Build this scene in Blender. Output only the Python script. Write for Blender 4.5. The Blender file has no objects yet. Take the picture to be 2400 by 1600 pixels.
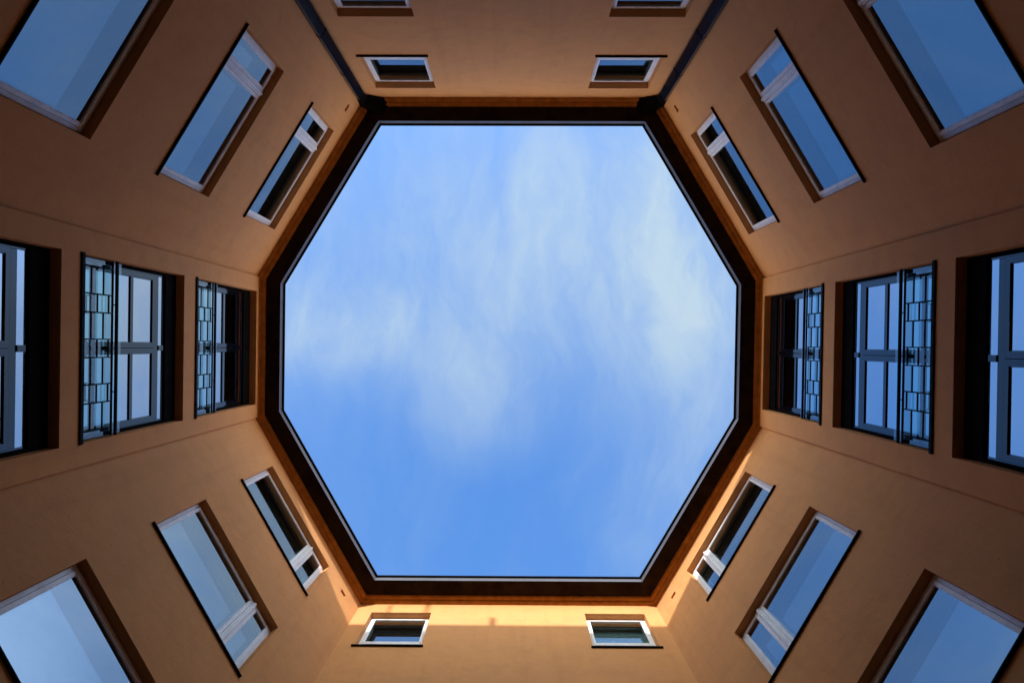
import bpy, bmesh, math, random
from mathutils import Vector, Matrix

random.seed(7)
sc = bpy.context.scene
COL = sc.collection
PI = math.pi

# ------------------------------------------------------------------ camera
# World: X to the right of the picture, Y towards its bottom edge, Z up. The camera stands on the
# courtyard floor close to its middle and looks straight up.
FWD = Vector((-0.00225, -0.00658, 0.99998)).normalized()
RIGHT = Vector((1.0, -0.00974, 0.00219))
RIGHT = (RIGHT - FWD * RIGHT.dot(FWD)).normalized()
DOWN = FWD.cross(RIGHT)
cam = bpy.data.cameras.new("camera")
cam.sensor_width = 36.0
cam.lens = 26.0
cam.clip_end = 600.0
cam_ob = bpy.data.objects.new("camera", cam)
COL.objects.link(cam_ob)
cam_ob.matrix_world = Matrix.Translation((0.09, -0.096, 0.0)) @ Matrix((
    (RIGHT.x, -DOWN.x, -FWD.x, 0), (RIGHT.y, -DOWN.y, -FWD.y, 0), (RIGHT.z, -DOWN.z, -FWD.z, 0), (0, 0, 0, 1)))
sc.camera = cam_ob

# ------------------------------------------------------------------ light
SUN_EL = math.radians(15.1)
SUN_AZ = math.atan2(-0.144, -1.0)          # the sun stands beyond the top edge of the picture
SUN_DIR = Vector((math.sin(SUN_AZ) * math.cos(SUN_EL), math.cos(SUN_AZ) * math.cos(SUN_EL), math.sin(SUN_EL)))
sun = bpy.data.lights.new("sun", 'SUN')
sun.energy = 2.0
sun.angle = math.radians(0.55)
sun.color = (1.0, 0.97, 0.96)
sun_ob = bpy.data.objects.new("sun", sun)
COL.objects.link(sun_ob)
sun_ob.rotation_euler = SUN_DIR.to_track_quat('Z', 'Y').to_euler()
sun_ob.location = (0, 0, 40)

sc.view_settings.view_transform = 'Standard'
sc.view_settings.look = 'None'
sc.view_settings.gamma = 1.0
sc.view_settings.use_curve_mapping = False
sc.view_settings.exposure = 1.6
sc.render.engine = 'CYCLES'
sc.cycles.max_bounces = 14
sc.cycles.diffuse_bounces = 6
sc.cycles.glossy_bounces = 6
sc.cycles.transparent_max_bounces = 16
sc.cycles.caustics_reflective = True
sc.cycles.caustics_refractive = False
sc.cycles.sample_clamp_indirect = 3.0


class NT:
    """small helper to write node trees"""
    def __init__(s, tree):
        s.t = tree
        s.n = tree.nodes
        s.l = tree.links

    def node(s, kind, **kw):
        nd = s.n.new(kind)
        for k, v in kw.items():
            setattr(nd, k, v)
        return nd

    def put(s, sock, v):
        if hasattr(v, 'is_output') or isinstance(v, bpy.types.NodeSocket):
            s.l.new(v, sock)
        else:
            sock.default_value = v

    def math(s, op, a, b=0.0, c=None, clamp=False):
        nd = s.node('ShaderNodeMath', operation=op, use_clamp=clamp)
        s.put(nd.inputs[0], a)
        s.put(nd.inputs[1], b)
        if c is not None:
            s.put(nd.inputs[2], c)
        return nd.outputs[0]

    def vmath(s, op, a, b=None):
        nd = s.node('ShaderNodeVectorMath', operation=op)
        s.put(nd.inputs[0], a)
        if b is not None:
            s.put(nd.inputs[1], b)
        return nd.outputs['Value'] if op in ('LENGTH', 'DISTANCE', 'DOT_PRODUCT') else nd.outputs[0]

    def ramp(s, v, a, b, c=0.0, d=1.0, smooth=True):
        nd = s.node('ShaderNodeMapRange', interpolation_type='SMOOTHSTEP' if smooth else 'LINEAR')
        s.put(nd.inputs[0], v)
        for i, x in enumerate((a, b, c, d)):
            nd.inputs[1 + i].default_value = x
        return nd.outputs[0]

    def mix(s, f, a, b, mode='MIX'):
        nd = s.node('ShaderNodeMix', data_type='RGBA', blend_type=mode)
        s.put(nd.inputs[0], f)
        s.put(nd.inputs[6], a)
        s.put(nd.inputs[7], b)
        return nd.outputs[2]

    def noise(s, vec, scale, detail=4.0, rough=0.5, dist=0.0):
        nd = s.node('ShaderNodeTexNoise')
        s.put(nd.inputs['Vector'], vec)
        nd.inputs['Scale'].default_value = scale
        nd.inputs['Detail'].default_value = detail
        nd.inputs['Roughness'].default_value = rough
        nd.inputs['Distortion'].default_value = dist
        return nd.outputs[0], nd.outputs[1]


# ------------------------------------------------------------------ sky
def make_world():
    w = bpy.data.worlds.new("World")
    sc.world = w
    w.use_nodes = True
    N = NT(w.node_tree)
    N.n.clear()
    out = N.node('ShaderNodeOutputWorld')
    bg = N.node('ShaderNodeBackground')
    bg.inputs[1].default_value = 0.15
    N.l.new(bg.outputs[0], out.inputs[0])
    sky = N.node('ShaderNodeTexSky', sky_type='NISHITA', sun_disc=False)
    sky.sun_elevation = SUN_EL
    sky.sun_rotation = SUN_AZ % (2 * PI)
    sky.air_density = 1.0
    sky.dust_density = 0.6
    sky.ozone_density = 3.0
    tc = N.node('ShaderNodeTexCoord')
    d = tc.outputs['Generated']
    sep = N.node('ShaderNodeSeparateXYZ')
    N.l.new(d, sep.inputs[0])
    z = N.math('MAXIMUM', sep.outputs[2], 0.12)
    comb = N.node('ShaderNodeCombineXYZ')
    N.put(comb.inputs[0], N.math('DIVIDE', sep.outputs[0], z))
    N.put(comb.inputs[1], N.math('DIVIDE', sep.outputs[1], z))
    p = comb.outputs[0]                       # position on a flat cloud layer overhead
    _, wc = N.noise(p, 2.2, 3.0, 0.5)
    warp = N.vmath('SUBTRACT', wc, (0.5, 0.5, 0.5))
    sc_ = N.node('ShaderNodeVectorMath', operation='SCALE')
    N.put(sc_.inputs[0], warp)
    sc_.inputs[3].default_value = 0.11
    pw = N.vmath('ADD', p, sc_.outputs[0])
    _, wc2 = N.noise(p, 9.0, 4.0, 0.55)
    warp2 = N.vmath('SUBTRACT', wc2, (0.5, 0.5, 0.5))
    sc2 = N.node('ShaderNodeVectorMath', operation='SCALE')
    N.put(sc2.inputs[0], warp2)
    sc2.inputs[3].default_value = 0.05
    pw = N.vmath('ADD', pw, sc2.outputs[0])
    total = None
    # soft clouds: centre x, y, radius x, radius y, amount
    blobs = [(0.34, -0.22, 0.30, 0.36, 0.40), (0.25, -0.15, 0.18, 0.24, 0.10), (0.62, -0.32, 0.42, 0.40, 0.10), (0.06, -0.27, 0.06, 0.20, 0.12),
             (0.08, -0.18, 0.34, 0.26, 0.22), (-0.26, -0.02, 0.12, 0.08, 0.26), (-0.16, 0.00, 0.24, 0.09, 0.16),
             (-0.045, 0.09, 0.10, 0.10, 0.27), (-0.30, -0.10, 0.2, 0.2, 0.10), (0.04, -0.02, 0.22, 0.16, 0.14),
             (-0.16, -0.16, 0.40, 0.26, 0.26), (0.26, 0.12, 0.22, 0.28, 0.24), (-0.80, -0.30, 0.4, 0.4, 0.14),
             (1.0, 0.3, 0.5, 0.5, 0.25), (0.2, -0.9, 0.7, 0.5, 0.45), (-0.5, 0.9, 0.6, 0.4, 0.15), (0.60, 0.0, 0.26, 0.22, 0.40),
             (0.42, -0.70, 0.36, 0.40, 0.45), (0.45, 0.28, 0.28, 0.24, 0.12)]
    for cx, cy, rx, ry, amt in blobs:
        q = N.vmath('MULTIPLY', N.vmath('SUBTRACT', pw, (cx, cy, 0.0)), (1 / rx, 1 / ry, 0.0))
        r = N.vmath('LENGTH', q)
        g = N.ramp(r, 1.25, 0.05, 0.0, amt)
        total = g if total is None else N.math('ADD', total, g)
    stretch = N.vmath('MULTIPLY', pw, (1.25, 0.45, 1.0))
    n1, _ = N.noise(stretch, 5.5, 8.0, 0.6, 0.3)
    n2, _ = N.noise(N.vmath('MULTIPLY', pw, (1.6, 0.6, 1.0)), 16.0, 7.0, 0.65, 0.6)
    tex = N.math('ADD', N.math('MULTIPLY', N.ramp(n1, 0.25, 0.75, 0.58, 1.22), 0.84), N.math('MULTIPLY', N.ramp(n2, 0.3, 0.7), 0.24))
    amount = N.math('MULTIPLY', total, tex)
    amount = N.math('ADD', amount, N.ramp(n1, 0.40, 0.85, 0.0, 0.14))
    amount = N.math('MINIMUM', amount, 0.80)
    tint = N.mix(1.0, sky.outputs[0], (0.68, 0.99, 1.30, 1.0), 'MULTIPLY')
    cloud = N.node('ShaderNodeRGB')
    cloud.outputs[0].default_value = (1.40, 1.72, 1.82, 1.0)
    # thin cloud glows more the nearer it is to the sun
    toward = N.vmath('DOT_PRODUCT', d, tuple(SUN_DIR))
    glow = N.ramp(toward, 0.50, 0.98, 0.0, 1.0)
    lit = N.mix(1.0, cloud.outputs[0], (7.5, 6.6, 5.4, 1.0), 'MULTIPLY')
    cl = N.mix(glow, cloud.outputs[0], lit)
    amount = N.math('MAXIMUM', amount, N.math('MULTIPLY', glow, 0.75))
    colr = N.mix(amount, tint, cl)
    # the pale cloud bank of the picture's upper right corner grows brighter further out
    qb = N.vmath('MULTIPLY', N.vmath('SUBTRACT', pw, (0.95, -0.62, 0.0)), (1 / 0.72, 1 / 0.62, 0.0))
    bank = N.ramp(N.vmath('LENGTH', qb), 1.15, 0.25, 0.0, 1.0)
    bk = N.node('ShaderNodeVectorMath', operation='SCALE')
    bk.inputs[0].default_value = (2.0, 2.6, 3.4)
    N.put(bk.inputs[3], N.math('MULTIPLY', bank, N.math('ADD', N.math('MULTIPLY', n1, 0.8), 0.6)))
    colr = N.vmath('ADD', colr, bk.outputs[0])
    # paler, milky air towards the horizon
    milky = N.ramp(sep.outputs[2], 0.66, 0.05, 0.0, 0.95)
    hz = N.mix(1.0, sky.outputs[0], (0.55, 0.52, 0.48, 1.0), 'MULTIPLY')
    hz = N.mix(1.0, hz, (11.0, 9.6, 7.6, 1.0), 'ADD')
    colr = N.mix(milky, colr, hz)
    N.l.new(colr, bg.inputs[0])


make_world()


# ------------------------------------------------------------------ materials
def principled(name, base, rough=0.6, metal=0.0, spec=0.5):
    m = bpy.data.materials.new(name)
    m.use_nodes = True
    N = NT(m.node_tree)
    b = N.n['Principled BSDF']
    b.inputs['Base Color'].default_value = (*base, 1)
    b.inputs['Roughness'].default_value = rough
    b.inputs['Metallic'].default_value = metal
    b.inputs['Specular IOR Level'].default_value = spec
    return m, N, b


def worldpos(N):
    return N.node('ShaderNodeNewGeometry').outputs['Position']


def mat_plaster(name, c1, c2, c3):
    m, N, b = principled(name, c1, 0.88, 0, 0.25)
    p = worldpos(N)
    big, _ = N.noise(p, 0.55, 5.0, 0.6, 0.4)
    mid, _ = N.noise(p, 2.6, 6.0, 0.62, 0.2)
    # faint vertical run marks
    run, _ = N.noise(N.vmath('MULTIPLY', p, (3.2, 3.2, 0.16)), 1.0, 4.0, 0.6)
    colr = N.mix(N.ramp(big, 0.32, 0.68), (*c1, 1), (*c2, 1))
    colr = N.mix(N.math('MULTIPLY', N.ramp(mid, 0.42, 0.75), 0.50), colr, (*c3, 1))
    colr = N.mix(N.math('MULTIPLY', N.ramp(run, 0.48, 0.8), 0.26), colr, (c3[0] * .8, c3[1] * .75, c3[2] * .7, 1))
    fine, _ = N.noise(p, 42.0, 5.0, 0.7)
    colr = N.mix(N.math('MULTIPLY', N.ramp(fine, 0.5, 0.75), 0.34), colr, (c1[0] * .55, c1[1] * .5, c1[2] * .5, 1))
    # a few tiny pits in the render
    vor = N.node('ShaderNodeTexVoronoi', feature='F1')
    N.put(vor.inputs['Vector'], p)
    vor.inputs['Scale'].default_value = 4.0
    pit = N.ramp(vor.outputs[0], 0.035, 0.06, 1.0, 0.0)
    sel, _ = N.noise(p, 1.3, 2.0)
    pit = N.math('MULTIPLY', pit, N.ramp(sel, 0.52, 0.6))
    colr = N.mix(N.math('MULTIPLY', pit, 0.6), colr, (c1[0] * .35, c1[1] * .3, c1[2] * .3, 1))
    N.l.new(colr, b.inputs['Base Color'])
    gr, _ = N.noise(p, 70.0, 4.0, 0.65)
    und, _ = N.noise(p, 3.5, 3.0, 0.5)
    h = N.math('ADD', N.math('MULTIPLY', gr, 0.35), N.math('MULTIPLY', fine, 0.9))
    h = N.math('SUBTRACT', h, N.math('MULTIPLY', pit, 1.5))
    h = N.math('ADD', h, N.math('MULTIPLY', und, 3.0))
    bp = N.node('ShaderNodeBump')
    bp.inputs['Strength'].default_value = 0.5
    bp.inputs['Distance'].default_value = 0.008
    N.l.new(h, bp.inputs['Height'])
    N.l.new(bp.outputs[0], b.inputs['Normal'])
    return m


def mat_paint(name, base, rough=0.45, var=0.10, metal=0.0, spec=0.5, bump=0.05, scale=6.0):
    m, N, b = principled(name, base, rough, metal, spec)
    p = worldpos(N)
    n, _ = N.noise(p, scale, 6.0, 0.6)
    d = tuple(x * (1 - var * 2.2) for x in base)
    l = tuple(min(1, x * (1 + var)) for x in base)
    N.l.new(N.mix(N.ramp(n, 0.3, 0.72), (*l, 1), (*d, 1)), b.inputs['Base Color'])
    N.l.new(N.ramp(n, 0.3, 0.8, rough * .85, min(1, rough * 1.25)), b.inputs['Roughness'])
    n2, _ = N.noise(p, 40.0, 3.0)
    bp = N.node('ShaderNodeBump')
    bp.inputs['Strength'].default_value = bump
    bp.inputs['Distance'].default_value = 0.01
    N.l.new(n2, bp.inputs['Height'])
    N.l.new(bp.outputs[0], b.inputs['Normal'])
    return m


def mat_glass(name, f0, tint, rough=0.0, wav=0.0, see=1.0, refl=(1, 1, 1)):
    """window pane: one thin sheet, reflection by angle on both of its faces, the rest passes"""
    m = bpy.data.materials.new(name)
    m.use_nodes = True
    N = NT(m.node_tree)
    N.n.clear()
    out = N.node('ShaderNodeOutputMaterial')
    geo = N.node('ShaderNodeNewGeometry')
    c = N.math('ABSOLUTE', N.vmath('DOT_PRODUCT', geo.outputs['Incoming'], geo.outputs['Normal']))
    k = N.math('POWER', N.math('SUBTRACT', 1.0, c), 5.0)
    F = N.math('ADD', N.math('MULTIPLY', k, 1.0 - f0), f0)
    F2 = N.math('DIVIDE', N.math('MULTIPLY', F, 2.0), N.math('ADD', F, 1.0))
    gl = N.node('ShaderNodeBsdfGlossy')
    gl.inputs['Roughness'].default_value = rough
    gl.inputs['Color'].default_value = (*refl, 1)
    tr = N.node('ShaderNodeBsdfTransparent')
    tr.inputs['Color'].default_value = (tint[0] * see, tint[1] * see, tint[2] * see, 1)
    if wav:
        n, _ = N.noise(geo.outputs['Position'], 0.9, 2.0, 0.4)
        bp = N.node('ShaderNodeBump')
        bp.inputs['Strength'].default_value = wav
        bp.inputs['Distance'].default_value = 0.02
        N.l.new(n, bp.inputs['Height'])
        N.l.new(bp.outputs[0], gl.inputs['Normal'])
    mx = N.node('ShaderNodeMixShader')
    N.l.new(F2, mx.inputs[0])
    N.l.new(tr.outputs[0], mx.inputs[1])
    N.l.new(gl.outputs[0], mx.inputs[2])
    N.l.new(mx.outputs[0], out.inputs[0])
    return m


M = {
    'plaster': mat_plaster('orange_plaster', (0.61, 0.285, 0.105), (0.655, 0.300, 0.100), (0.53, 0.235, 0.080)),
    'moulding': mat_paint('ochre_moulding', (0.43, 0.165, 0.028), 0.85, 0.12, spec=0.1),
    'white': mat_paint('white_frame_paint', (0.80, 0.79, 0.77), 0.38, 0.05),
    'dark_metal': mat_paint('dark_sill_metal', (0.010, 0.008, 0.009), 0.7, 0.2, spec=0.06),
    'soffit': mat_paint('dark_brown_boards', (0.020, 0.011, 0.006), 0.8, 0.2, scale=3.0, spec=0.06),
    'zinc': mat_paint('grey_zinc', (0.085, 0.085, 0.10), 0.5, 0.10, metal=0.0, scale=2.0, spec=0.3),
    'lip': mat_paint('black_drip_edge', (0.008, 0.008, 0.010), 0.8, 0.1, spec=0.05),
    'pipe': mat_paint('slate_blue_metal', (0.010, 0.012, 0.020), 0.16, 0.14, metal=0.0, scale=3.0, spec=0.22),
    'anthracite': mat_paint('anthracite_frame', (0.005, 0.006, 0.010), 0.05, 0.04, metal=0.0, scale=4.0, spec=0.60, bump=0.0),
    'lining': mat_paint('black_lining', (0.005, 0.004, 0.004), 0.9, 0.1, spec=0.03),
    'rail': mat_paint('black_railing_metal', (0.007, 0.008, 0.011), 0.7, 0.15, spec=0.06),
    'reveal_wood': mat_paint('cream_inner_lining', (0.30, 0.26, 0.20), 0.7, 0.08),
    'blind': mat_paint('grey_green_blind', (0.55, 0.62, 0.58), 0.8, 0.06),
    'room': mat_paint('room_plaster', (0.20, 0.21, 0.19), 0.9, 0.1),
    'pane': mat_glass('window_glass', 0.13, (0.52, 0.60, 0.62), refl=(0.90, 0.97, 1.0)),
    'inner_pane': mat_glass('inner_window_glass', 0.14, (0.55, 0.66, 0.66), refl=(0.94, 0.98, 1.0)),
    'door_pane': mat_glass('door_glass', 0.42, (0.45, 0.5, 0.55), refl=(0.97, 0.97, 1.0)),
    'guard_glass': mat_glass('teal_guard_glass', 0.06, (0.70, 0.93, 0.92)),
    'tile': mat_paint('clay_roof', (0.20, 0.085, 0.05), 0.85, 0.25, scale=9.0),
    'brick': mat_paint('chimney_render', (0.34, 0.25, 0.19), 0.9, 0.2),
    'paving': mat_paint('courtyard_paving', (0.055, 0.052, 0.05), 0.9, 0.2, scale=1.5, spec=0.2),
    'stone': mat_paint('added_dark_facing', (0.060, 0.050, 0.045), 0.8, 0.2, spec=0.2),  # for the added facing below view that soaks up bounced light
    'joint': mat_paint('paving_joint', (0.08, 0.075, 0.07), 0.9, 0.1),
}


# ------------------------------------------------------------------ mesh helpers
def finish(name, bm, mat, parent=None, bevel=0.0):
    if bevel:
        bmesh.ops.bevel(bm, geom=[e for e in bm.edges], offset=bevel, segments=2, affect='EDGES', profile=0.6)
    me = bpy.data.meshes.new(name)
    bm.to_mesh(me)
    bm.free()
    me.materials.append(mat)
    o = bpy.data.objects.new(name, me)
    COL.objects.link(o)
    if parent is not None:
        o.parent = parent
    return o


def box(bm, x0, x1, y0, y1, z0, z1):
    v = [bm.verts.new(c) for c in ((x0, y0, z0), (x1, y0, z0), (x1, y1, z0), (x0, y1, z0),
                                   (x0, y0, z1), (x1, y0, z1), (x1, y1, z1), (x0, y1, z1))]
    for f in ((0, 3, 2, 1), (4, 5, 6, 7), (0, 1, 5, 4), (1, 2, 6, 5), (2, 3, 7, 6), (3, 0, 4, 7)):
        bm.faces.new([v[i] for i in f])


def dbox(bm, s0, s1, d0, d1, z0, z1):
    """box in wall terms: s along the wall, d depth behind the wall face, z height (wall local)"""
    box(bm, s0, s1, -d1, -d0, z0, z1)


def part(name, mat, parent, boxes, bevel=0.0):
    bm = bmesh.new()
    for b in boxes:
        dbox(bm, *b)
    return finish(name, bm, mat, parent, bevel)


def empty(name, loc=(0, 0, 0), parent=None, rotz=0.0):
    o = bpy.data.objects.new(name, None)
    COL.objects.link(o)
    o.empty_display_size = 0.2
    o.location = loc
    o.rotation_euler = (0, 0, rotz)
    if parent is not None:
        o.parent = parent
    return o


def tag(o, label=None, cat=None, group=None, kind=None):
    for k, v in (('label', label), ('category', cat), ('group', group), ('kind', kind)):
        if v:
            o[k] = v
    return o


def copy_tree(o, parent):
    c = o.copy()
    COL.objects.link(c)
    c.parent = parent
    for ch in list(o.children):
        copy_tree(ch, c)
    return c


# ------------------------------------------------------------------ the octagon
BASE = -1.5                    # courtyard floor; the camera is held 1.5 m above it
Z_SOFFIT = 18.5
Z_MOULD = 18.355
OVER = 0.55                    # eave overhang
THICK = 0.45                   # wall thickness
PROUD = 0.055
EAVE = [Vector(v) for v in ((-3.358, -5.709), (3.330, -5.757), (5.764, -1.691), (5.720, 1.675),
                            (3.355, 5.738), (-3.323, 5.767), (-5.759, 1.583), (-5.761, -1.618))]


def off(V, o):
    """the octagon V moved outwards by o"""
    n = len(V)
    L = []
    for i in range(n):
        d = (V[(i + 1) % n] - V[i]).normalized()
        nr = Vector((d.y, -d.x))
        if nr.dot(V[i]) < 0:
            nr = -nr
        L.append((nr, nr.dot(V[i]) + o))
    out = []
    for i in range(n):
        (a, ca), (b, cb) = L[i - 1], L[i]
        det = a.x * b.y - a.y * b.x
        out.append(Vector(((ca * b.y - cb * a.y) / det, (a.x * cb - b.x * ca) / det)))
    return out


WALL = off(EAVE, OVER)
WBACK = off(EAVE, OVER + THICK)
SIDES = ['top', 'top_right', 'right', 'bottom_right', 'bottom', 'bottom_left', 'left', 'top_left']


class Side:
    def __init__(s, i):
        s.i = i
        s.a, s.b = WALL[i].copy(), WALL[(i + 1) % 8].copy()
        s.d = (s.b - s.a).normalized()
        s.L = (s.b - s.a).length
        s.n = Vector((s.d.y, -s.d.x))
        if s.n.dot(s.a) < 0:
            s.n = -s.n
        if i in (2, 6):            # the balcony walls stand a little proud of their neighbours
            s.a -= s.n * PROUD
            s.b -= s.n * PROUD
        s.rot = math.atan2(s.d.y, s.d.x)

    def s_back(s, end):
        v = WBACK[s.i] if end == 0 else WBACK[(s.i + 1) % 8]
        return (v - s.a).dot(s.d)


# openings per side: (s0, s1, z0, z1) in world heights; windows are 'W' wide with mullion, 'S' single, doors 'D'
WHEAD = [17.76, 13.91, 10.02]
DHEAD = [18.21, 14.21, 10.34]
DBOT = [14.71, 10.80, 6.94]
SHIFT = {0: -0.05, 1: 0.01, 2: 0.0, 3: 0.01, 4: 0.04, 5: 0.0, 6: 0.0, 7: -0.02}
WIN_H = [2.0, 2.0, 2.03]
S_POS = {0: ((0.40, 1.83), (5.49, 6.93)), 4: ((0.38, 1.82), (5.50, 6.93))}
W_POS = {1: (1.28, 4.05), 3: (1.18, 3.94), 5: (1.28, 4.035), 7: (1.25, 4.005)}
D_POS = {2: (0.44, 3.24), 6: (0.34, 3.13)}
WIDE = 2.765
SINGLE = 1.435
DOORW = 2.79


def wall_mesh(S, holes):
    """plastered wall with real openings and reveals, mitred at the octagon's corners"""
    xs = sorted({0.0, S.L} | {h[0] for h in holes} | {h[1] for h in holes})
    zs = sorted({BASE, 18.62} | {h[2] for h in holes} | {h[3] for h in holes})
    bm = bmesh.new()
    cache = {}

    def P(x, z, back):
        k = (x, z, back)
        if k not in cache:
            xx, yy = x, 0.0
            if back:
                yy = -THICK
                if x == 0.0:
                    xx = S.s_back(0)
                elif x == S.L:
                    xx = S.s_back(1)
            cache[k] = bm.verts.new((xx, yy, z - BASE))
        return cache[k]

    def hole(i, j):
        cx, cz = (xs[i] + xs[i + 1]) / 2, (zs[j] + zs[j + 1]) / 2
        return any(h[0] < cx < h[1] and h[2] < cz < h[3] for h in holes)

    nx, nz = len(xs) - 1, len(zs) - 1
    for i in range(nx):
        for j in range(nz):
            if hole(i, j):
                continue
            a, b, c, e = (xs[i], zs[j]), (xs[i + 1], zs[j]), (xs[i + 1], zs[j + 1]), (xs[i], zs[j + 1])
            bm.faces.new([P(*a, 0), P(*e, 0), P(*c, 0), P(*b, 0)])
            bm.faces.new([P(*a, 1), P(*b, 1), P(*c, 1), P(*e, 1)])
            for (u, v, ni, nj) in ((a, b, i, j - 1), (b, c, i + 1, j), (c, e, i, j + 1), (e, a, i - 1, j)):
                if ni < 0 or nj < 0 or ni >= nx or nj >= nz or hole(ni, nj):
                    bm.faces.new([P(*u, 0), P(*v, 0), P(*v, 1), P(*u, 1)])
    bmesh.ops.recalc_face_normals(bm, faces=bm.faces)
    return bm


LABELS = {
    0: "long orange plaster wall across the top with two small square windows between the downpipes",
    1: "orange wall right of the right downpipe with three wide windows with mullions near the pipe",
    2: "right orange wall with stacked balcony doors looking deep blue behind black railings",
    3: "orange wall at lower right with three wide windows reflecting the deep blue sky",
    4: "long orange wall across the bottom with a sunlit yellow band under the eave",
    5: "orange plaster wall at lower left with three wide windows reflecting the palest sky",
    6: "left orange wall with stacked balcony doors looking pale lilac behind black railings",
    7: "orange plaster wall left of the left downpipe with three wide windows and white mullions",
}
walls = {}
for i in range(8):
    S = Side(i)
    holes = []
    sh = SHIFT[i]
    if i in S_POS:
        for r in (0, 1):
            for (s0, s1) in S_POS[i]:
                c = (s0 + s1) / 2
                holes.append((c - SINGLE / 2, c + SINGLE / 2, WHEAD[r] - WIN_H[r] + sh, WHEAD[r] + sh))
    if i in W_POS:
        c = sum(W_POS[i]) / 2
        for r in range(3):
            holes.append((c - WIDE / 2, c + WIDE / 2, WHEAD[r] - WIN_H[r] + sh, WHEAD[r] + sh))
    if i in D_POS:
        c = sum(D_POS[i]) / 2
        for r in range(3):
            holes.append((c - DOORW / 2, c + DOORW / 2, DBOT[r], DHEAD[r]))
    # little ventilation slots under the eave near the corners of the slanted walls
    vent = None
    if i in (7, 3):
        vent = (S.L - 0.655, S.L - 0.475, 17.62, 17.76)
    if i in (1, 5):
        vent = (0.475, 0.655, 17.62, 17.76)
    root = empty("courtyard_facade", (S.a.x, S.a.y, BASE), rotz=S.rot)
    tag(root, LABELS[i], "wall", "walls of the octagonal courtyard", kind="thing")
    hv = holes + ([vent] if vent else [])
    finish("plaster_face", wall_mesh(S, hv), M['plaster'], root)
    if vent:
        vz0, vz1 = vent[2] - BASE, vent[3] - BASE
        part("vent_slot", M['moulding'], root, [(vent[0] + .002, vent[1] - .002, 0.06, 0.10, vz0 + .002, vz1 - .002)])
    # unseen dark slabs added to cut light bounced upwards, butted side by side
    n_s = max(1, round(S.L / 1.2))
    for row in range(5):
        for k in range(n_s):
            w_ = S.L / n_s
            part("added_dark_slab", M['stone'], root, [(k * w_ + .008, (k + 1) * w_ - .008, -0.035, -0.001, row * 1.5 + .008, row * 1.5 + 1.492)], 0.003)
    walls[i] = (root, S, holes)


# ------------------------------------------------------------------ windows (built once, then copied)
def frame_boxes(s0, s1, z0, z1, w, d0, d1, wb=None):
    wb = w if wb is None else wb
    return [(s0, s0 + w, d0, d1, z0, z1), (s1 - w, s1, d0, d1, z0, z1),
            (s0 + w, s1 - w, d0, d1, z1 - w, z1), (s0 + w, s1 - w, d0, d1, z0, z0 + wb)]


def wide_window(parent, H, flip):
    """origin: bottom left corner of the opening on the wall face"""
    W = WIDE
    root = empty("window", parent=parent)
    g = 0.004
    part("frame", M['white'], root, frame_boxes(g, W - g, g, H - g, 0.062, 0.148, 0.215), 0.004)
    mc = (W - 0.60) if not flip else 0.60
    part("mullion", M['white'], root, [(mc - 0.052, mc + 0.052, 0.118, 0.21, 0.066, H - 0.066)], 0.010)
    part("mullion", M['white'], root, [(mc - 0.022, mc + 0.022, 0.092, 0.117, 0.066, H - 0.075)], 0.008)
    panes = [(0.066, mc - 0.053), (mc + 0.053, W - 0.066)]
    for a, b in panes:
        part("sash", M['white'], root, frame_boxes(a + .003, b - .003, 0.068, H - 0.068, 0.058, 0.134, 0.19), 0.006)
        part("glazing_bead", M['white'], root, frame_boxes(a + .062, b - .062, 0.127, H - 0.127, 0.012, 0.145, 0.17))
        bm = bmesh.new()
        dbox(bm, a + 0.058, b - 0.058, 0.1525, 0.1530, 0.124, H - 0.124)
        for f in [f for f in bm.faces if f.normal.y < 0.5 and f.calc_center_median().y < -0.15275]:
            pass
        single(bm)
        finish("pane", bm, M['pane'], root)
    # inner casement of the box window
    inner = []
    inner += frame_boxes(g, W - g, g, H - g, 0.05, 0.30, 0.36)
    inner.append((mc - 0.07, mc + 0.07, 0.30, 0.36, 0.05, H - 0.05))
    for a, b in ((0.052, mc - 0.071), (mc + 0.071, W - 0.052)):
        inner += frame_boxes(a, b, 0.052, H - 0.052, 0.045, 0.305, 0.35)
    part("inner_frame", M['white'], root, inner)
    part("box_lining", M['reveal_wood'], root,
         [(g, 0.012, 0.216, 0.299, g, H - g), (W - 0.012, W - g, 0.216, 0.299, g, H - g),
          (0.012, W - 0.012, 0.216, 0.299, H - 0.012, H - g), (0.012, W - 0.012, 0.216, 0.299, g, 0.012)])
    for a, b in ((0.09, mc - 0.11), (mc + 0.11, W - 0.09)):
        bm = bmesh.new()
        dbox(bm, a, b, 0.3175, 0.318, 0.09, H - 0.09)
        single(bm)
        finish("inner_pane", bm, M['inner_pane'], root)
    part("sill", M['dark_metal'], root, [(-0.045, W + 0.045, -0.045, 0.0, -0.03, -0.002),
                                         (0.003, W - 0.003, 0.0, 0.147, -0.001, 0.012)], 0.003)
    return root


def single(bm):
    """keep only the courtyard-side face of a thin box: panes are single sheets"""
    bm.faces.ensure_lookup_table()
    keep = max(bm.faces, key=lambda f: f.calc_center_median().y)
    bmesh.ops.delete(bm, geom=[f for f in bm.faces if f is not keep], context='FACES')


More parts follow.
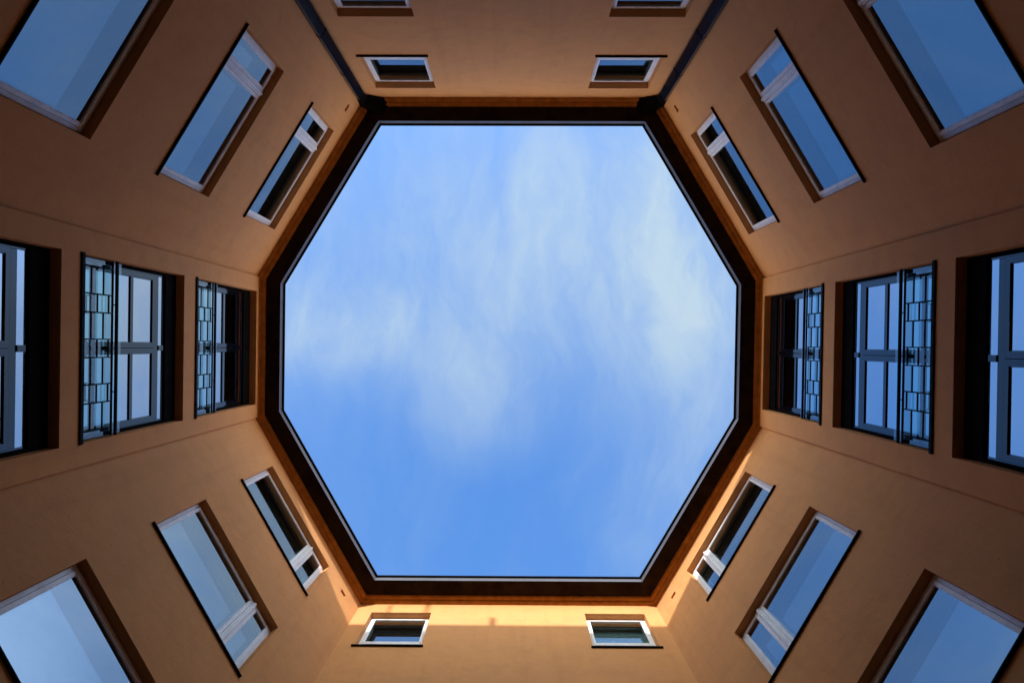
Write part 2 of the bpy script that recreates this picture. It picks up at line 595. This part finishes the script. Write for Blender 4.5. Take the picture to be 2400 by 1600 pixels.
def small_window(parent, H):
    W = SINGLE
    root = empty("window", parent=parent)
    g = 0.004
    part("frame", M['white'], root, frame_boxes(g, W - g, g, H - g, 0.058, 0.148, 0.215), 0.004)
    part("transom", M['white'], root, [(0.064, W - 0.064, 0.125, 0.21, 0.44, 0.51)], 0.006)
    part("lower_panel", M['white'], root, [(0.066, W - 0.066, 0.155, 0.20, 0.064, 0.438)])
    part("sash", M['white'], root, frame_boxes(0.066, W - 0.066, 0.545, H - 0.066, 0.056, 0.134, 0.19, 0.05), 0.006)
    part("shadow_gap", M['reveal_wood'], root, [(0.066, W - 0.066, 0.165, 0.20, 0.512, 0.543)])
    bm = bmesh.new()
    dbox(bm, 0.118, W - 0.118, 0.1525, 0.153, 0.59, H - 0.12)
    single(bm)
    finish("pane", bm, M['pane'], root)
    inner = frame_boxes(g, W - g, g, H - g, 0.05, 0.30, 0.36) + frame_boxes(0.052, W - 0.052, 0.052, H - 0.052, 0.045, 0.305, 0.35)
    part("inner_frame", M['white'], root, inner)
    part("box_lining", M['reveal_wood'], root,
         [(g, 0.012, 0.216, 0.299, g, H - g), (W - 0.012, W - g, 0.216, 0.299, g, H - g),
          (0.012, W - 0.012, 0.216, 0.299, H - 0.012, H - g), (0.012, W - 0.012, 0.216, 0.299, g, 0.012)])
    bm = bmesh.new()
    dbox(bm, 0.09, W - 0.09, 0.3175, 0.318, 0.09, H - 0.09)
    single(bm)
    finish("inner_pane", bm, M['inner_pane'], root)
    part("sill", M['dark_metal'], root, [(-0.05, W + 0.05, -0.045, 0.0, -0.03, -0.002),
                                         (0.003, W - 0.003, 0.0, 0.147, -0.001, 0.012)], 0.003)
    return root


def room(parent, x0, x1, z0, z1, deep=2.2):
    """dark room behind an opening: floor, ceiling and three walls"""
    bm = bmesh.new()
    e = 0.012
    dbox(bm, x0, x1, THICK - 0.001 + e, THICK + deep, z0, z1)
    bm.faces.ensure_lookup_table()
    front = max(bm.faces, key=lambda f: f.calc_center_median().y)
    bmesh.ops.delete(bm, geom=[front], context='FACES')
    bmesh.ops.reverse_faces(bm, faces=bm.faces)
    # ring that joins the room to the back of the wall
    return finish("room_interior", bm, M['room'], parent)


protos = {}


def place(key, builder, parent, x, z, label=None):
    if key not in protos:
        o = builder(parent)
        protos[key] = o
    else:
        o = copy_tree(protos[key], parent)
    o.location = (x, 0, z)
    if label:
        o['label'] = label
    elif 'label' in o:
        del o['label']
    return o


# ------------------------------------------------------------------ balcony doors
def door(parent, H, cw=DOORW):
    """balcony door under a black shutter box; origin at the opening's bottom left on the wall face"""
    W = cw
    root = empty("balcony_door", parent=parent)
    g = 0.003
    part("shutter_box", M['lining'], root, [(g, W - g, 0.160, 0.44, H - 0.425, H - g)])
    part("shutter_guide", M['lining'], root, [(g, 0.055, 0.160, 0.192, 0.03, H - 0.427)])
    part("shutter_guide", M['lining'], root, [(W - 0.055, W - g, 0.160, 0.192, 0.03, H - 0.427)])
    a, b = 0.006, W - 0.006
    ht = H - 0.428
    part("frame", M['anthracite'], root, frame_boxes(a, b, 0.03, ht, 0.085, 0.194, 0.26, 0.06)[:2] +
         [(a + .085, b - .085, 0.194, 0.26, ht - 0.045, ht), (a + .085, b - .085, 0.194, 0.26, 0.03, 0.09)], 0.004)
    tz0, tz1 = H - 0.785, H - 0.64
    part("transom", M['anthracite'], root, [(a + .086, b - .086, 0.190, 0.259, tz0, tz1)], 0.004)
    part("transom_post", M['anthracite'], root, [(W / 2 - 0.045, W / 2 + 0.045, 0.172, 0.258, tz1 + .001, ht - 0.046)], 0.003)
    for x0, x1 in ((a + 0.086, W / 2 - 0.046), (W / 2 + 0.046, b - 0.086)):
        bm = bmesh.new()
        dbox(bm, x0, x1, 0.200, 0.2005, tz1, ht - 0.045)
        single(bm)
        finish("top_pane", bm, M['door_pane'], root)
    zt = tz0 - 0.004
    for x0, x1 in ((a + 0.075, W / 2 - 0.004), (W / 2 + 0.004, b - 0.075)):
        bx = frame_boxes(x0, x1, 0.05, zt, 0.092, 0.176, 0.235, 0.13)
        rz = H - 1.60
        bx.append((x0 + .092, x1 - .092, 0.178, 0.235, rz - 0.045, rz + 0.045))
        part("door_leaf", M['anthracite'], root, bx, 0.005)
        for z0, z1 in ((0.18, rz - 0.045), (rz + 0.045, zt - 0.092)):
            bm = bmesh.new()
            dbox(bm, x0 + 0.09, x1 - 0.09, 0.200, 0.2005, z0 - .002, z1 + .002)
            single(bm)
            finish("pane", bm, M['door_pane'], root)
            part("glazing_seal", M['anthracite'], root, frame_boxes(x0 + .093, x1 - .093, z0 + .001, z1 - .001, 0.010, 0.192, 0.199))
    part("handle", M['zinc'], root, [(W / 2 - 0.055, W / 2 - 0.035, 0.135, 0.174, 1.16, 1.19),
                                     (W / 2 - 0.055, W / 2 - 0.035, 0.125, 0.137, 1.05, 1.19)], 0.003)
    part("threshold", M['dark_metal'], root, [(-0.02, W + 0.02, -0.03, 0.0, 0.0, 0.075),
                                              (g, W - g, 0.0, 0.44, 0.002, 0.028)], 0.003)
    return root


def railing(parent, cw=DOORW):
    """french balcony railing with staggered bars, handrail and a teal glass guard behind"""
    root = empty("railing", parent=parent)
    W = cw
    c = W / 2
    z0 = 0.075
    d0, d1 = 0.010, 0.040
    part("handrail", M['rail'], root, [(0.012, W - 0.012, -0.004, 0.036, z0 + 0.925, z0 + 0.972)], 0.006)
    part("rail", M['rail'], root, [(0.02, W - 0.02, d0, d1, z0 + 0.825, z0 + 0.850)], 0.003)
    part("rail", M['rail'], root, [(0.02, W - 0.02, d0, d1, z0 + 0.010, z0 + 0.035)], 0.003)
    posts = [-1.245, -0.83, -0.55, -0.14, 0.14, 0.55, 0.83, 1.245]
    for x in posts:
        part("bar", M['rail'], root, [(c + x - 0.009, c + x + 0.009, 0.008, 0.040, z0 + 0.036, z0 + 0.824)], 0.002)
    for k in range(7):
        xa, xb = posts[k], posts[k + 1]
        for h in ((0.245, 0.575) if k % 2 == 0 else (0.41, 0.725)):
            part("cross_bar", M['rail'], root, [(c + xa + 0.0105, c + xb - 0.0105, 0.014, 0.032, z0 + h - 0.014, z0 + h + 0.014)], 0.002)
    for x in (-0.69, 0.0, 0.69):
        part("rail_support", M['rail'], root, [(c + x - 0.009, c + x + 0.009, 0.016, 0.034, z0 + 0.851, z0 + 0.924)])
    bm = bmesh.new()
    dbox(bm, 0.03, W - 0.03, 0.075, 0.0755, z0 + 0.02, z0 + 1.19)
    single(bm)
    finish("glass_guard", bm, M['guard_glass'], root)
    for x in (-1.27, 0.0, 1.27):
        part("glass_clamp", M['rail'], root, [(c + x - 0.03, c + x + 0.03, 0.045, 0.095, z0 + 0.66, z0 + 0.80)], 0.004)
    return root


for i, (root, S, holes) in walls.items():
    for (s0, s1, z0, z1) in holes:
        H = z1 - z0
        x, z = s0, z0 - BASE
        if i in S_POS:
            o = place(('S', round(H, 3)), lambda p: small_window(p, H), root, x, z)
            if i == 4 and s0 < 2 and z0 > 14:
                part('blind', M['blind'], o, [(0.06, SINGLE - 0.06, 0.40, 0.41, 0.06, H - 0.06)])
                o['label'] = 'small window with a pale grey-green blind drawn inside'
            room(root, s0 - 0.5, s1 + 0.5, z - 0.9, z + H + 0.35)
        elif i in W_POS:
            flip = i in (1, 5)
            o = place(('W', round(H, 3), flip), lambda p: wide_window(p, H, flip), root, x, z)
            room(root, s0 - 0.5, s1 + 0.5, z - 0.9, z + H + 0.35)
        else:
            o = place(('D', round(H, 3)), lambda p: door(p, H), root, x, z)
            r = place(('R',), lambda p: railing(p), root, x, z)
            room(root, s0 - 0.3, s1 + 0.3, z - 0.08, z + H + 0.04, 2.6)


# ------------------------------------------------------------------ eave: mouldings, soffit, gutter, drip edge, roof
def ring_piece(name, prof, mat, parent, i, closed=False, smooth=False):
    """one side of a mitred ring; prof: list of (outward offset from the eave line, height)"""
    bm = bmesh.new()
    rows = []
    for o_, z_ in prof:
        R_ = off(EAVE, o_)
        a, b = R_[i], R_[(i + 1) % 8]
        rows.append((bm.verts.new((a.x, a.y, z_)), bm.verts.new((b.x, b.y, z_))))
    n = len(rows)
    for k in range(n if closed else n - 1):
        (a, b), (c, d_) = rows[k], rows[(k + 1) % n]
        f = bm.faces.new([a, b, d_, c])
        f.smooth = smooth
    if closed:
        bm.faces.new([r[0] for r in rows])
        bm.faces.new([r[1] for r in reversed(rows)])
    bmesh.ops.recalc_face_normals(bm, faces=bm.faces)
    return finish(name, bm, mat, parent)


eave = empty("roof_eave", (0, 0, 0))
tag(eave, "octagonal roof eave with dark brown soffit and grey gutter strip framing the sky", "roof")
OM = OVER          # offset of the wall face
mould = [(OM + 0.06, Z_MOULD), (OM - 0.008, Z_MOULD)]
for cx, cz, rx, rz in ((OM - 0.012, Z_MOULD + 0.068, 0.082, 0.062), (OM - 0.104, Z_SOFFIT - 0.003, 0.086, 0.074)):
    for k in range(7):                                   # two quarter-round tiers
        t = PI / 2 * (1 - k / 6)
        mould.append((cx - rx * math.cos(t), cz - rz * math.sin(t)))
    mould.append((cx - rx, cz + 0.002))
mould.append((OM + 0.06, Z_SOFFIT - 0.001))
for i in range(8):
    ring_piece("cornice_moulding", mould, M['moulding'], eave, i, closed=True)
    ring_piece("soffit", [(0.004, Z_SOFFIT), (OM + 0.30, Z_SOFFIT), (OM + 0.30, Z_SOFFIT + 0.05), (0.004, Z_SOFFIT + 0.05)],
               M['soffit'], eave, i, closed=True)
    ring_piece("gutter", [(0.0, Z_SOFFIT - 0.004), (0.0, Z_SOFFIT + 0.215), (0.06, Z_SOFFIT + 0.215), (0.06, Z_SOFFIT + 0.052), (0.003, Z_SOFFIT + 0.052), (0.003, Z_SOFFIT - 0.004)],
               M['zinc'], eave, i, closed=True)
    ring_piece("drip_edge", [(-0.045, Z_SOFFIT + 0.218), (-0.050, Z_SOFFIT + 0.245), (0.10, Z_SOFFIT + 0.27), (0.10, Z_SOFFIT + 0.218)],
               M['lip'], eave, i, closed=True)

RUN = 5.1
Z_RIDGE = 21.70
roof = empty("tiled_roof", (0, 0, 0))
tag(roof, "pitched clay roof ring above the eave around the open sky", "roof")
for i in range(8):
    ring_piece("roof_slope", [(0.02, Z_SOFFIT + 0.275), (RUN, Z_RIDGE), (RUN, Z_RIDGE - 0.15), (0.05, Z_SOFFIT + 0.272)], M['tile'], roof, i, closed=True)
    ring_piece("roof_slope", [(RUN + .001, Z_RIDGE), (2 * RUN, Z_SOFFIT + 0.1), (2 * RUN, Z_SOFFIT - 0.1), (RUN + .001, Z_RIDGE - 0.15)], M['tile'], roof, i, closed=True)
# slim flue pipes on the far ridge: their shadows fall on the sunlit band opposite
yr = EAVE[0].y - RUN
for x, hgt, w in ((-5.34, 1.25, 0.07), (-4.42, 1.35, 0.08), (-2.80, 0.46, 0.13)):
    bm = bmesh.new()
    box(bm, x - w / 2, x + w / 2, yr - w / 2, yr + w / 2, Z_RIDGE - 0.2, Z_RIDGE + hgt)
    finish("flue", bm, M['brick'], roof)


# ------------------------------------------------------------------ downpipes in the two upper corners
def downpipe(i, at_end, label):
    """rectangular pipe lying on wall i, in the corner at its end or start"""
    S = Side(i)
    root = empty("downpipe", (S.a.x, S.a.y, BASE), rotz=S.rot)
    tag(root, label, "downpipe", "dark downpipes in the upper corners")
    if at_end:
        x0, x1 = S.L - 0.222, S.L - 0.012
    else:
        x0, x1 = 0.012, 0.240
    cuts = [BASE + 0.05, 2.24, 4.24, 6.24, 8.24, 10.24, 12.24, 14.24, 16.24, 17.86]
    for a, b in zip(cuts, cuts[1:]):
        part("pipe_section", M['pipe'], root, [(x0, x1, -0.105, -0.006, a - BASE + 0.012, b - BASE - 0.012)], 0.006)
    for z in cuts[1:-1]:
        part("pipe_joint", M['lip'], root, [(x0 - 0.008, x1 + 0.006, -0.116, -0.004, z - BASE - 0.011, z - BASE + 0.011)], 0.002)
    # hopper and swan neck, widened in black to include the corner's shadow
    bm = bmesh.new()
    ins = -1 if at_end else 1
    xc = (x0 + x1) / 2
    # sections in wall terms (s, distance into the court): the neck leans out under the cornice to the gutter corner
    e = S.L if at_end else 0.0
    sg = -1 if at_end else 1
    lo = [(x0, 0.006), (x1, 0.006), (x1, 0.105), (x0, 0.105)]
    mid = [(x0 - 0.01, 0.006), (x1 + 0.01, 0.006), (x1 + 0.02, 0.13), (x0 - 0.02, 0.13)]
    low_hi = [(e + sg * 0.26, 0.02), (e - sg * 0.10, 0.16), (e - sg * 0.30, 0.52), (e + sg * 0.12, 0.50)]
    hi = [(e + sg * 0.30, 0.05), (e - sg * 0.12, 0.18), (e - sg * 0.36, 0.62), (e + sg * 0.16, 0.54)]
    if not at_end:
        low_hi = [low_hi[1], low_hi[0], low_hi[3], low_hi[2]]
        hi = [hi[1], hi[0], hi[3], hi[2]]
    rings = []
    for q, z in ((lo, 17.87), (lo, 18.0), (mid, 18.14), (low_hi, 18.42), (hi, 18.497)):
        rings.append([bm.verts.new((x, y, z - BASE)) for x, y in q])
    for r0, r1 in zip(rings, rings[1:]):
        for k in range(4):
            bm.faces.new([r0[k], r0[(k + 1) % 4], r1[(k + 1) % 4], r1[k]])
    bm.faces.new(list(reversed(rings[0])))
    bm.faces.new(rings[-1])
    bmesh.ops.recalc_face_normals(bm, faces=bm.faces)
    finish("hopper_and_shade", bm, M['lining'], root, 0.004)
    return root


downpipe(7, True, "dark slate downpipe running down the upper left corner left of the small windows")
downpipe(1, False, "dark slate downpipe running down the upper right corner right of the small windows")


# ------------------------------------------------------------------ ground
def make_ground():
    bm = bmesh.new()
    v = [bm.verts.new(c) for c in ((-80, -80, BASE - 0.02), (80, -80, BASE - 0.02), (80, 80, BASE - 0.02), (-80, 80, BASE - 0.02))]
    bm.faces.new(v)
    g = finish("ground", bm, M['joint'])
    tag(g, kind='structure')
    bm = bmesh.new()
    st = 0.6
    k = int(6.6 / st) + 1
    for a in range(-k, k):
        for b in range(-k, k):
            x, y = a * st, b * st
            if abs(x + st / 2) * 0.866 + abs(y + st / 2) * 0.5 > 6.6:
                continue
            dz = random.uniform(-0.003, 0.003)
            box(bm, x + 0.006, x + st - 0.006, y + 0.006, y + st - 0.006, BASE - 0.015, BASE + dz)
    p = finish("paving", bm, M['paving'])
    tag(p, "square stone paving of the courtyard floor", kind='stuff')


make_ground()
